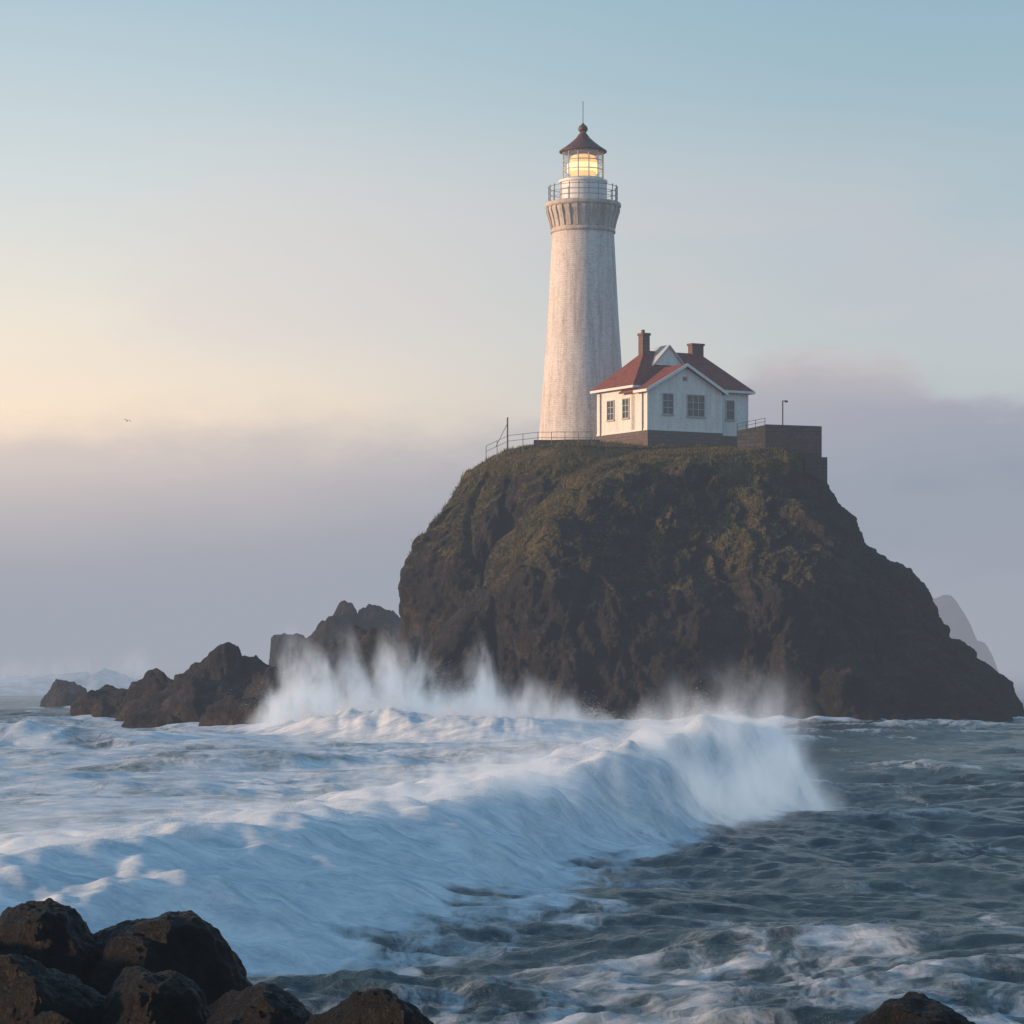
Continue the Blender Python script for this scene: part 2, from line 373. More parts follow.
    for (a,b,h,rx,ry) in CR:
        q=np.sqrt(((x-a)/(rx+1.))**2+((y-b)/(ry+1.))**2); foam=np.maximum(foam,.9*np.exp(-(np.maximum(q-1,0)/.35)**2))
    return z,np.clip(foam,0,1.1)
def axis(segs):
    out=[]
    for a,b,st in segs: out.append(np.arange(a,b,st))
    return np.concatenate(out)
geo=lambda a,b,n: np.geomspace(a,b,n)
xa=np.concatenate([-geo(64,9000,44)[::-1],axis([(-63.5,-13,.38),(-13,15,.12),(15,64,.38)]),geo(64.5,9000,40)])
ya=np.concatenate([np.linspace(-400,38,30),axis([(40,72,.12),(72,140,.24),(140,290,.6),(290,450,1.6)]),geo(452,15000,110)])
GX,GY=np.meshgrid(xa,ya); cy_=np.gradient(ya)[:,None]; cx_=np.gradient(xa)[None,:]
cell=np.maximum(np.minimum(cy_,40)+0*GX,np.minimum(cx_,40)+0*GY)
SZ,SF=sea(GX,GY,cell)
m=NT('sea_water'); p=m.pos((1,.8,1)); f=m.attr('foam')
w1=m.noise(1.3,8,.65,p,.3); w2=m.noise(6,6,.65,p,.2)
pw=m.pos((1,.55,1),(0,0,.5)); 
wz=m.n('ShaderNodeTexNoise'); wz.inputs['Scale'].default_value=.35; wz.inputs['Detail'].default_value=4; m.l(pw,wz.inputs['Vector'])
av=m.n('ShaderNodeVectorMath',operation='MULTIPLY_ADD'); m.l(wz.outputs['Color'],av.inputs[0]); av.inputs[1].default_value=(4,4,0); m.l(pw,av.inputs[2])
web=m.noise(.42,10,.66,av.outputs[0],.6)
rid=m.math('SUBTRACT',1.0,m.math('MULTIPLY',m.math('ABSOLUTE',m.math('SUBTRACT',web,.5)),7.0),clamp=True)
soft=m.noise(.22,9,.66,pw,.5)
thr=m.math('ADD',m.math('MULTIPLY',rid,.46),m.math('MULTIPLY',m.math('SUBTRACT',soft,.5),1.7))
s=m.math('ADD',f,m.math('MULTIPLY',m.math('SUBTRACT',thr,.22),m.math('SUBTRACT',1.15,f)))
ff=m.mrange(s,.49,.94)
wcol=m.mix(w1,(.013,.032,.044),(.032,.062,.077))
m.set(col=wcol,rough=.22,normal=m.bump(m.math('ADD',w1,m.math('MULTIPLY',w2,.35)),.8,.30)); m.b.inputs['IOR'].default_value=1.33
fb=m.n('ShaderNodeBsdfDiffuse'); fn=m.noise(.8,10,.68,m.pos((.55,1.3,.8),(0,0,-.35)),.6)
fn2=m.noise(6,8,.7,m.pos((.6,1.2,1),(0,0,-.35)),.4)
fcol=m.mix(m.ramp(m.math('ADD',m.math('MULTIPLY',fn,.7),m.math('MULTIPLY',fn2,.3)),[(.38,0),(.60,1)]),(.42,.52,.60),(.84,.87,.88)); m.l(fcol,fb.inputs['Color'])
m.l(m.bump(m.math('ADD',fn,m.math('MULTIPLY',fn2,.3)),.35,.2),fb.inputs['Normal'])
ms=m.n('ShaderNodeMixShader'); m.l(m.math('MULTIPLY',ff,.94),ms.inputs[0]); m.l(m.b.outputs[0],ms.inputs[1]); m.l(fb.outputs[0],ms.inputs[2]); m.l(ms.outputs[0],m.o.inputs['Surface'])
M_sea=m.m
np_mesh('sea',np.stack([GX,GY,SZ],-1).reshape(-1,3),grid_faces(len(ya),len(xa)),M_sea,True,{'foam':SF})

# ---------------------------------------------------------------- spray (tiny droplets)
m=NT('spray_droplets'); d1=m.n('ShaderNodeBsdfDiffuse'); d1.inputs['Color'].default_value=(.88,.90,.92,1)
d2=m.n('ShaderNodeBsdfTranslucent'); d2.inputs['Color'].default_value=(.88,.90,.92,1)
ms=m.n('ShaderNodeMixShader'); ms.inputs[0].default_value=.5; m.l(d1.outputs[0],ms.inputs[1]); m.l(d2.outputs[0],ms.inputs[2]); m.l(ms.outputs[0],m.o.inputs['Surface'])
M_spray=m.m
def droplets(P,size):
    n=len(P); a=rng.normal(size=(n,3)); a/=np.linalg.norm(a,axis=1)[:,None]
    b=rng.normal(size=(n,3)); b-=a*(a*b).sum(1)[:,None]; b/=np.linalg.norm(b,axis=1)[:,None]; c=np.cross(a,b)
    s=(size*np.exp(rng.normal(0,.3,n)))[:,None]
    return np.stack([P+b*s,P+(-.5*b+.87*c)*s,P+(-.5*b-.87*c)*s],1).reshape(-1,3)
def spray_line(cr,n,rise,width,size,smin=0,clump=2.2,drift=(-.5,.4)):
    i=rng.uniform(smin,len(cr)-1.01,n); k=i.astype(int); f=(i-k)[:,None]
    c=cr[k]*(1-f)+cr[k+1]*f
    tx=np.gradient(cr[:,0]);ty=np.gradient(cr[:,1]);l=np.hypot(tx,ty)
    nx=(ty/l)[k]; ny=(-tx/l)[k]
    h=c[:,2]
    plume=.35+.8*np.clip(fbm(c[:,0]/clump,c[:,1]/clump,11.,4)+.35,0,1.6)
    t=np.minimum(rng.exponential(1,n)*.33,rng.uniform(.5,1.3,n))
    off=rng.normal(0,1,n)*width*(.35+.5*t)*np.sqrt(np.clip(h,.3,4))+drift[0]*t*h
    x=c[:,0]+nx*off+rng.normal(0,.25,n)-.3*t; y=c[:,1]+ny*off
    z0,_=sea(x,y,np.full(n,.4))
    z=z0+t*h*rise*plume*np.exp(-(off/(2.2*width*np.sqrt(np.clip(h,.3,4))))**2)
    dn=fbm(x/1.1+z*.4,y/1.6,z/1.4,3)
    keep=(dn+.30>rng.uniform(-.35,.45,n)*(.3+t))&(h>.15)
    return np.stack([x,y,z],1)[keep],size
parts=[]
for args in ((crest1,230000,.42,.6,.0095,12,2.6),(crest2,150000,1.3,.85,.017,0,1.7)):
    P,s=spray_line(*args); s=s*np.clip(P[:,1]/(95 if args[0] is crest1 else P[:,1].mean()),.6,1.5); parts.append(droplets(P,s))
n=110000
k=rng.integers(72,132,n); c=crest1[k]; t=np.minimum(rng.exponential(.3,n),rng.uniform(.4,1.3,n))
x=c[:,0]+rng.normal(0,.7,n)+.3*t; y=c[:,1]+rng.normal(0,.9,n)
pl=np.clip(.45+.9*fbm(x/1.5,y/2.2,3.,4),.08,2)
z0,_=sea(x,y,np.full(n,.4)); z=z0-.2+t*1.5*pl*np.clip(c[:,2]/3.3,0,1)
parts.append(droplets(np.stack([x,y,z],1),np.full(n,.010)))
n=90000
k=rng.integers(66,136,n); c=crest1[k]; tx=np.gradient(crest1[:,0]);ty=np.gradient(crest1[:,1]);l=np.hypot(tx,ty)
o=rng.uniform(0,.9,n)*c[:,3]; x=c[:,0]+(ty/l)[k]*o; y=c[:,1]-(tx/l)[k]*o
z0,f0=sea(x,y,np.full(n,.4)); z=z0+np.abs(rng.normal(0,.14,n))
keep=(fbm(x/.8,y/1.2,z0/1.,3)>-.15)&(f0>.85)
parts.append(droplets(np.stack([x,y,z],1)[keep],np.full(keep.sum(),.0095)))
for (bx,by,bh,br,n) in ((-17.5,226,5.4,2.4,32000),(-14.5,222,4.2,2.2,24000),(-11,221,5.4,2.2,30000),(-7.5,226,6.5,2.6,44000),(-4.6,226,5.2,2.2,28000),(-1.,232,4.4,2.6,24000)):
    th=rng.normal(0,.46,n); sp=np.sqrt(rng.uniform(0,1,n)); jet=.42+.58*np.clip(fbm(th*4.+bx,bx*1.7+0*th,2.,3)*1.8+.4,0,1)
    r=sp*bh*jet; x=bx+np.sin(th)*r*1.1+rng.normal(0,br*.26,n); y=by+rng.normal(0,1.3,n); z=np.cos(th)*r-.3+rng.normal(0,.12,n)
    keep=(rng.uniform(0,1,n)<np.clip(1.1-sp,0.0,1))&(fbm(x/1.3,z/1.0,bx,3)>-.35)
    parts.append(droplets(np.stack([x,y,z],1)[keep],np.full(keep.sum(),.017)))
V=np.concatenate(parts); np_mesh('sea_spray',V,np.arange(len(V)).reshape(-1,3),M_spray,False)

# fine spray mist: scattering volumes with added self-glow over the breakers; local x runs along the crest, z up
def spray_cloud(p,q,w,h0,h1,dens,seed,nscale=.45,low=0.0,endf=2.2,plume=.3,step=.8,lo=.12):
    p=Vector(p);q=Vector(q); Ln=(q-p).length; ang=math.atan2(q.y-p.y,q.x-p.x)
    b=MB(); b.box(-.5*Ln-1.5,.5*Ln+1.5,-w,w,-.5,max(h0,h1)*1.2)
    m=NT('spray_mist_volume'); m.t.nodes.remove(m.b)
    tc=m.n('ShaderNodeTexCoord'); s=m.n('ShaderNodeSeparateXYZ'); m.l(tc.outputs['Object'],s.inputs[0])
    mp=m.n('ShaderNodeMapping'); mp.inputs['Location'].default_value=(seed*7.3,seed*3.1,0); mp.inputs['Scale'].default_value=(1.,1.,.45); mp.inputs['Rotation'].default_value=(0,.35,0); m.l(tc.outputs['Object'],mp.inputs['Vector'])
    ns=m.noise(nscale,4,.6,mp.outputs[0],.4)
    nb=m.noise(nscale*2.6,3,.62,mp.outputs[0],.3)
    H=m.mrange(s.outputs[0],-.5*Ln,.5*Ln,h0,h1,smooth=False)
    H=m.math('MULTIPLY',H,m.mrange(ns,.36,.62,plume,1.15))
    H=m.math('MULTIPLY',H,m.mrange(m.math('ABSOLUTE',s.outputs[0]),.5*Ln-endf*1.3,.5*Ln+1.4,1.0,.12))
    rel=m.math('DIVIDE',s.outputs[2],H)
    vert=m.mrange(rel,low,1.0,1.0,0.0)
    lat=m.mrange(m.math('ABSOLUTE',m.math('DIVIDE',s.outputs[1],w)),.1,1.0,1.0,0.0)
    en=m.mrange(m.math('ABSOLUTE',s.outputs[0]),.5*Ln-endf,.5*Ln+1.4,1.0,0.0)
    D=m.math('MULTIPLY',m.math('MULTIPLY',vert,lat),m.math('MULTIPLY',en,m.mrange(nb,.38,.60,lo,1.0)))
    D=m.math('MULTIPLY',D,dens)
    a=m.n('ShaderNodeVolumeScatter'); a.inputs['Color'].default_value=(.93,.95,.97,1); a.inputs['Anisotropy'].default_value=.2; m.l(D,a.inputs['Density'])
    e=m.n('ShaderNodeEmission'); e.inputs['Color'].default_value=(.25,.29,.34,1); m.l(D,e.inputs['Strength'])  # added glow stands in for repeated scattering of ambient light
    ad=m.n('ShaderNodeAddShader'); m.l(a.outputs[0],ad.inputs[0]); m.l(e.outputs[0],ad.inputs[1]); m.l(ad.outputs[0],m.o.inputs['Volume'])
    m.m.cycles.volume_step_rate=step
    ob=b.make('spray_mist',m.m); ob.location=((p.x+q.x)/2,(p.y+q.y)/2,0); ob.rotation_euler=(0,0,ang); return ob
spray_cloud((-20,222,0),(-10.0,221,0),3.2,8.8,7.6,1.35,1,.30,plume=.48,lo=.25)
spray_cloud((-12,222,0),(0,225,0),3.2,9.2,7.0,1.35,2,.30,plume=.48,lo=.25)
spray_cloud((-2,227,0),(7,232,0),3.0,5.8,2.4,.8,3,.36,plume=.45)
spray_cloud((2.2,92,0),(11.8,111.5,0),2.4,4.1,6.4,1.8,4,.42,endf=6.0,step=.6,plume=.45,lo=.2)
spray_cloud((-5,74,0),(3.2,95,0),2.0,3.3,4.3,1.5,5,.5,step=.6,plume=.45,lo=.2)
spray_cloud((5.0,95,0),(11.0,106,0),1.8,2.0,3.2,.8,6,.6,endf=4.0,step=.6)
spray_cloud((-14,58,0),(-4.5,75,0),2.2,2.6,3.2,1.1,8,.5,step=.6,plume=.45,lo=.2)
spray_cloud((-84,426,0),(-52,428,0),5.0,5.0,8.0,.25,7,.18,step=1.)

# ---------------------------------------------------------------- island
def loft(lv,ncol,nrow,ncap,dome,amp,seed,spurs=(),pw=2.25,topflat=24.0):
    lv=np.array(lv,float); zt=lv[-1,0]; zs=np.linspace(lv[0,0],zt,nrow)
    C=[np.interp(zs,lv[:,0],lv[:,j]) for j in range(1,7)]
    ker=np.hanning(9); ker/=ker.sum()
    C=[np.convolve(np.pad(c,4,mode='edge'),ker,'valid') for c in C]
    capf=np.cos(np.linspace(0,math.pi/2,ncap+1)[1:]); capf[-1]=.0005
    rad=np.concatenate([np.ones(nrow),capf])[:,None]
    C=[np.concatenate([c,np.full(ncap,c[-1])])[:,None] for c in C]
    zz=np.concatenate([zs,zt+dome*(1-capf**2)])[:,None]
    xl,xr,yf,yb,cx,cy=C
    th=np.linspace(0,2*math.pi,ncol,endpoint=False)[None,:]
    c=np.cos(th);s=np.sin(th); e=2/pw
    c2=np.sign(c)*np.abs(c)**e; s2=np.sign(s)*np.abs(s)**e
    k=np.ones_like(zz*th)
    for (a,wd_,z0,z1,am,slant) in spurs:
        dd=(th-a-slant*(zz-z0)+math.pi)%(2*math.pi)-math.pi
        k=k+am/24.*np.exp(-(np.abs(dd)/wd_)**1.4)*np.clip(np.sin(np.clip((zz-z0)/(z1-z0),0,1)*math.pi),0,1)
    x=cx+rad*k*np.where(c>0,(xr-cx),(cx-xl))*c2
    y=cy+rad*k*np.where(s>0,(yb-cy),(cy-yf))*s2
    z=zz+0*th
    P=np.stack([x,y,z],-1)
    dr=np.gradient(P,axis=0); dc=np.roll(P,-1,1)-np.roll(P,1,1)
    N=np.cross(dc,dr); N/=np.linalg.norm(N,axis=-1,keepdims=True)+1e-9
    wx=x+.8*pn(x/5,y/5,z/5+seed); wy=y+.8*pn(x/5+9,y/5,z/5); wz=z+.8*pn(x/4,y/4+4,z/4)
    D=1.9*fbm(wx/13,wy/13,wz/20+seed,2)
    a1=pn(wx/7,wy/7,wz/11+seed); a2=pn(wx/6+40,wy/6,wz/8+seed); a3=pn(wx/8+80,wy/8,wz/9+seed)
    D+=1.7*np.maximum(np.maximum(a1,a2),a3)-.8
    a1=pn(wx/2.6,wy/2.6,wz/4+seed); a2=pn(wx/2.2+40,wy/2.2,wz/3+seed)
    D+=.62*np.maximum(a1,a2)
    a1=pn(wx/1.1,wy/1.1,wz/1.5+seed); a2=pn(wx/.9+40,wy/.9,wz/1.2+seed)
    D+=.30*np.maximum(a1,a2)
    D+=.30*fbm(wx/1.4,wy/1.4,wz/1.9,4,.64)
    D-=.60*sst(.22,.0,np.abs(pn(wx/4.5,wy/4.5,wz/26+seed)))*sst(2,8,z)
    flat=sst(topflat,topflat+2.3,z)
    D=D*amp*(1-.86*flat)
    P=P+N*D[...,None]
    dr=np.gradient(P,axis=0); dc=np.roll(P,-1,1)-np.roll(P,1,1)
    N2=np.cross(dc,dr); N2/=np.linalg.norm(N2,axis=-1,keepdims=True)+1e-9
    nz=.5*N[...,2]+.5*N2[...,2]
    left=.07+.93*sst(.24,-.20,.6*N[...,0]+.4*N2[...,0]+.1*pn(x/5,y/5,z/5))
    g=sst(.32,.58,nz+.22*fbm(x/3,y/3,z/3,3))*sst(8,16,z+3*pn(x/8,y/8,3.))*left
    g=np.maximum(g,sst(23.2,25.0,z+1.6*pn(x/4,y/4,1.))*.95)
    return P,np.clip(g,0,1),grid_faces(nrow+ncap,ncol,True)
A=[(-3,-13,51.5,246,325,18,268),(0,-11,48.2,250.5,322,18,268),(.6,-10,47.6,251,322,18,268),(2.7,-9,45.8,252,320,18,268),(5.05,-7.9,43.9,253.5,318,18,269),(7.9,-6.3,41.4,255,316,18,269),
   (11.7,-4,39.3,258,314,18,270),(13.8,-2.3,38.2,260,312,18,271),(16.7,-.7,35.1,262.5,310,18,272),(19,1.2,32.8,264.5,308,18,274),(20.5,3.2,31.5,266,306,18,275),(22.6,6.4,30.0,269.5,304,19,279),(24.6,9,30.0,272.5,302,20,283),(25.6,11,30.2,275,300,20,284)]
B=[(-3,-17,46,266,340,8,294),(0,-14.5,44,269,335,8,294),(5.5,-12,42,272,330,8,295),(8.5,-11.2,40,273,328,8,295),(11.6,-10.7,38,274,326,8,295),(12.6,-10.2,37,274.5,325,8,295),(15.7,-10.0,36,276,322,8,295),
   (18.75,-9.0,34,277.5,318,8,295),(22,-6.8,32,279,315,8,295),(25.1,-3.8,30,281,312,8,295),(26.2,-2.4,30,282,311,8,295),(26.8,-.6,29.5,283,310,8,296)]
P1,g1,F1=loft(A,1400,320,70,.9,.9,0.,spurs=((math.radians(208),.26,-3,29,6.5,.022),(math.radians(285),.2,-8,24,1.5,0.01)))
P2,g2,F2=loft(B,900,260,60,1.1,.8,5.,spurs=((math.radians(208),.13,0,29,3.0,0),(math.radians(240),.12,0,30,-3.5,0)))
V1=P1.reshape(-1,3);V2=P2.reshape(-1,3)
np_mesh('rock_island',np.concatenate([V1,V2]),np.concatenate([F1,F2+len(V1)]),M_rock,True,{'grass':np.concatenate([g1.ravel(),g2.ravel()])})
def tufts(V,g,n):
    cand=np.where((g>.7)&(V[:,1]<300)&(V[:,2]>13))[0]; idx=rng.choice(cand,n)
    p=V[idx]+rng.normal(0,.12,(n,3))*[1,1,.2]; a=rng.uniform(0,6.28,n); h=rng.uniform(.08,.36,n)*np.clip(1+pn(p[:,0]/2,p[:,1]/2,0.),.3,2); w=.035
    dx=np.cos(a)*w;dy=np.sin(a)*w; lean=rng.normal(0,.1,(n,2))
    z=p[:,2]-.06
    return np.stack([np.stack([p[:,0]-dx,p[:,1]-dy,z],1),np.stack([p[:,0]+dx,p[:,1]+dy,z],1),np.stack([p[:,0]+lean[:,0],p[:,1]+lean[:,1],z+h],1)],1).reshape(-1,3)
T=np.concatenate([tufts(V1,g1.ravel(),70000),tufts(V2,g2.ravel(),30000)])
np_mesh('grass',T,np.arange(len(T)).reshape(-1,3),M_grass,False)

# ---------------------------------------------------------------- rocks
_ico={}
def ico(n):
    if n not in _ico:
        bm=bmesh.new(); bmesh.ops.create_icosphere(bm,subdivisions=n,radius=1)
        _ico[n]=(np.array([v.co[:] for v in bm.verts]),np.array([[v.index for v in f.verts] for f in bm.faces])); bm.free()
    return _ico[n]
def rock(c,r,seed,sub=6,cuts=14,rough=.1,freq=1.5,crag=0.,cut=.88,dmin=.66,zs=1.0):
    V,F=ico(sub); V=V.copy(); rg=np.random.default_rng(seed)
    for i in range(cuts):
        n=rg.normal(size=3); n/=np.linalg.norm(n); d=rg.uniform(dmin,.92)
        t=V@n-d; V=V-np.outer(np.clip(t,0,None)*cut,n)
    zz=V[:,2]*zs
    D=rough*1.6*fbm(V[:,0]*freq+seed,V[:,1]*freq,zz*freq,5,.5)
    if crag:
        a1=pn(V[:,0]*2.2+seed,V[:,1]*2.2,zz*1.8); a2=pn(V[:,0]*2.6+seed+30,V[:,1]*2.6,zz*2.2); a3=pn(V[:,0]*1.8+seed+60,V[:,1]*1.8,zz*1.6)
        D+=crag*(np.maximum(np.maximum(a1,a2),a3)-.3)
        a1=pn(V[:,0]*5+seed,V[:,1]*5,zz*5); a2=pn(V[:,0]*6+seed+30,V[:,1]*6,zz*6)
        D+=crag*.45*np.maximum(a1,a2)
        a1=pn(V[:,0]*12+seed,V[:,1]*12,zz*12); a2=pn(V[:,0]*14+seed+30,V[:,1]*14,zz*14)
        D+=crag*.20*np.maximum(a1,a2)
    V=V*(1+D)[:,None]
    V[:,2]*=1/max(V[:,2].max(),.01)
    return V*np.array(r)+np.array(c),F
def join(name,lst,mat):
    vs=[];fs=[];o=0
    for V,F in lst: vs.append(V);fs.append(F+o);o+=len(V)
    return np_mesh(name,np.concatenate(vs),np.concatenate(fs),mat,True)
lst=[]
for k,(x,y,h,rx,ry) in enumerate(CR):
    lst.append(rock((x,y,-1.),(rx*1.2,ry,h+1.),50+k,6,22,.045,1.8,.12,.92,.62,1.4))
join('coastal_rocks',lst,M_crag)
np_st=[rock((75.5,500,-2),(8.2,9,18.6),91,6,8,.04,1.3,.03,.6,.75),rock((80.5,503,-2),(6.2,8,11),92,5,8,.05,1.5,.03,.6,.75)]
join('distant_sea_stack',np_st,M_far)
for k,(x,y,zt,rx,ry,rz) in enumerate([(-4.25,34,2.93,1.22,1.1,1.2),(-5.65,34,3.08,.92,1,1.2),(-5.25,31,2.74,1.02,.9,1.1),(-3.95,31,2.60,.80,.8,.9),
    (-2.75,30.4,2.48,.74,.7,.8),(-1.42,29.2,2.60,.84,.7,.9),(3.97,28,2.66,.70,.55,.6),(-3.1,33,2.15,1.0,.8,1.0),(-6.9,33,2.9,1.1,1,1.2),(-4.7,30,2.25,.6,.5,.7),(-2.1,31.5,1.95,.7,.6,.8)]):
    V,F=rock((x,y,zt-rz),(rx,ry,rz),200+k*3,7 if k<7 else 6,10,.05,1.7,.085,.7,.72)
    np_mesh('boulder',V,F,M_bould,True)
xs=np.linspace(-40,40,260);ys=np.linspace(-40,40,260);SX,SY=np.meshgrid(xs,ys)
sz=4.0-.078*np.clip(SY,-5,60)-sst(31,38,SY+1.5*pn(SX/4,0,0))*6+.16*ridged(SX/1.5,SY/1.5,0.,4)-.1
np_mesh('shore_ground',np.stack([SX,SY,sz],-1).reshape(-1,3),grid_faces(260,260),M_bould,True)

# ---------------------------------------------------------------- lighthouse
LH=empty('lighthouse',(7.49,300,0))
n=96; zs=np.linspace(24,50.9,60); rr=np.interp(zs,[24,28.9,34,42,50.9],[5.0,4.68,4.25,3.72,3.25])
th=np.linspace(0,2*math.pi,n+1); 
me=bpy.data.meshes.new('tower_shaft'); vs=[];fs=[]
for z,r in zip(zs,rr):
    for t in th: vs.append((r*math.cos(t),r*math.sin(t),z))
for i in range(len(zs)-1):
    for j in range(n): fs.append((i*(n+1)+j,i*(n+1)+j+1,(i+1)*(n+1)+j+1,(i+1)*(n+1)+j))
me.from_pydata(vs,[],fs); uvl=me.uv_layers.new(name='UVMap')
for p in me.polygons:
    p.use_smooth=True
    for li in p.loop_indices:
        vi=me.loops[li].vertex_index; uvl.data[li].uv=((vi%(n+1))/n*24.0,vs[vi][2])
ob=link(bpy.data.objects.new('tower_shaft',me)); me.materials.append(M_tower); ob.parent=LH
b=MB(); b.lathe([(3.25,50.4),(3.42,50.45),(3.42,50.75),(3.32,50.85),(3.34,51.1),(3.44,51.6),(3.6,52.3),(3.78,52.8),(3.80,53.1)],72); b.make('corbel_cornice',M_corb,LH,True)
b=MB()
for i in range(28):
    t=2*math.pi*i/28; c,s=math.cos(t),math.sin(t); tx,ty=-s,c; w=.17
    poly=[(3.3,50.95),(3.42,50.95),(3.58,51.7),(3.90,52.7),(3.90,53.09),(3.3,53.09)]
    pts=[(r*c-tx*w,r*s-ty*w,z) for r,z in poly]; b.prism(pts,(2*w*tx,2*w*ty,0))
b.make('corbel_brackets',M_corb,LH)
b=MB(); b.lathe([(0,53.1),(3.92,53.1),(4.02,53.25),(4.02,53.5),(3.94,53.6),(2.4,53.62),(0,53.62)],72); b.make('gallery_deck',M_corb,LH)
b=MB(); b.lathe([(2.4,53.62),(2.42,55.7),(2.58,55.75),(2.58,55.98),(2.3,56.05),(2.2,56.1),(0,56.1)],48); b.make('lantern_drum',M_trim,LH,False)
b=MB(); R=3.62
for i in range(22):
    t=2*math.pi*i/22; b.tube((R*math.cos(t),R*math.sin(t),53.6),(R*math.cos(t),R*math.sin(t),55.3),.045,6)
    b.lathe([(0,55.26),(.09,55.34),(0,55.44)],6,(R*math.cos(t),R*math.sin(t)))
for z in (54.15,54.7,55.25):
    for i in range(44):
        t=2*math.pi*i/44;u=2*math.pi*(i+1)/44; b.tube((R*math.cos(t),R*math.sin(t),z),(R*math.cos(u),R*math.sin(u),z),.03,5)
b.make('gallery_railing',M_rail,LH)
b=MB()
NL=12; RL=2.16
for i in range(NL):
    t=2*math.pi*(i+.5)/NL; u=2*math.pi*(i+1.5)/NL
    a=(RL*math.cos(t),RL*math.sin(t)); c=(RL*math.cos(u),RL*math.sin(u))
    b.tube((*a,56.1),(*a,59.05),.07,6)
    for z in (56.15,57.1,58.05,59.0): b.tube((*a,z),(*c,z),.05,5)
b.make('lantern_mullions',simple('lantern_paint',(.45,.45,.44),.5,.1),LH)
b=MB()
b.lathe([(RL-.06,56.12),(RL-.06,59.02)],NL); g=b.make('lantern_glass',M_lglass,LH); g.rotation_euler=(0,0,math.pi/NL)
b=MB(); pr=[(.0,56.13),(1.1,56.16),(1.1,56.4)]
for i in range(18):
    z=56.42+i*.125; r=1.1+.42*math.sin(math.pi*(i+.5)/18); pr+=[(r,z),(r+.09,z+.05),(r,z+.10)]
pr+=[(.8,58.75),(0,58.85)]
b.lathe(pr,32); b.make('fresnel_lens',M_lens,LH)
b=MB(); b.lathe([(1.62,56.9),(1.67,56.9),(1.67,57.75),(1.62,57.75)],32); b.make('lamp_belt',M_bulb,LH)
b=MB(); b.lathe([(2.25,58.98),(2.5,59.0),(2.52,59.12),(2.28,59.3),(1.8,59.62),(1.25,60.05),(.75,60.5),(.5,60.85),(.36,61.0),(.36,61.08)],48); b.make('lantern_roof',M_cap,LH,True)
b=MB(); b.lathe([(0,61.0),(.3,61.1),(.48,61.3),(.52,61.5),(.42,61.75),(.2,61.92),(.12,62.05),(.05,62.1),(0,62.1)],24); b.tube((0,0,62),(0,0,64.4),.035,6); b.make('vent_ball_and_rod',M_cap,LH,True)
pl=bpy.data.lights.new('lamp','POINT'); pl.energy=90; pl.color=(1,.60,.26); pl.shadow_soft_size=.1
po=link(bpy.data.objects.new('lamp_light',pl)); po.location=(0,0,58.92); po.parent=LH

# ---------------------------------------------------------------- keeper's house
H=empty('keepers_house',(13.6,284.4,0),math.radians(30))
FW=8.8; BW=13.9; BV=2.5; D=9.7; z0=28.5; ze=32.7; zb=33.25
b=MB(); b.box(-.12,FW+.12,-.12,BV-.01,23.5,z0); b.box(-.12,BW+.12,BV-.12,D+.12,23.5,z0-.004); b.make('foundation',M_found,H)
b=MB(); 
zp=35.15
b.prism([(0,0,z0),(FW,0,z0),(FW,0,ze),(FW/2,0,zp-.12),(0,0,ze)],(0,BV+.6,0))
b.box(0,BW,BV,D,z0+.003,zb-.01)
b.make('walls',M_wall,H)
b=MB(); ov=.5; th_=.16
zr=37.2; vm=(BV+D)/2; e0=zb-.12
x0,x1,y0,y1=-ov,BW+ov,BV-ov,D+ov
r0,r1=(3.5,vm,zr),(10.3,vm,zr)
b.add([(x0,y0,e0),(x1,y0,e0),(x1,y1,e0),(x0,y1,e0),r0,r1,(x0,y0,e0-th_),(x1,y0,e0-th_),(x1,y1,e0-th_),(x0,y1,e0-th_)],
      [(0,1,5,4),(1,2,5),(2,3,4,5),(3,0,4),(6,7,1,0),(7,8,2,1),(8,9,3,2),(9,6,0,3),(9,8,7,6)])
sl=(zp-ze)/(FW/2); 
for sgn in (0,1):
    xa_=-ov if sgn==0 else FW+ov; za=ze-sl*ov
    poly=[(xa_,-ov,za),(FW/2,-ov,zp),(FW/2,-ov,zp+.17),(xa_,-ov,za+.17)]
    b.prism(poly,(0,5.2,0))
b.make('roof',M_roof,H)
b=MB()
for sgn in (0,1):
    xa_=-ov-.03 if sgn==0 else FW+ov+.03; za=ze-sl*(ov+.03)
    b.prism([(xa_,-ov-.07,za-.12),(FW/2,-ov-.07,zp-.12),(FW/2,-ov-.07,zp+.2),(xa_,-ov-.07,za+.2)],(0,.065,0))
b.box(x0-.05,x0-.002,y0,y1,e0-.22,e0+.03); b.box(x0,x1,y0-.05,y0-.002,e0-.22,e0+.02); b.box(x1+.002,x1+.05,y0,y1,e0-.22,e0+.03)
b.box(-ov-.06,-ov-.004,-ov,y0-.06,ze-sl*ov-.1,ze-sl*ov+.16)
for (u,v) in ((0,0),(FW,0)):
    b.box(u-.12,u+.12,v-.04,v+.12,z0,ze-.1)
b.box(-.05,FW+.05,-.06,-.002,z0,z0+.18); b.box(-.06,-.002,-.06,D,z0,z0+.18)
b.make('trim_boards',M_trim,H)
b=MB(); dc=5.3; dw=1.75; dz0=35.6; dz1=37.55; dv=4.35
b.prism([(dc-dw,dv,dz0),(dc+dw,dv,dz0),(dc,dv,dz1)],(0,2.2,0)); b.make('dormer_gable',M_wall,H)
b=MB()
for sg in (-1,1):
    b.prism([(dc+sg*(dw+.3),dv-.25,dz0-.22),(dc,dv-.25,dz1+.02),(dc,dv-.25,dz1+.16),(dc+sg*(dw+.3),dv-.25,dz0-.06)],(0,2.6,0))
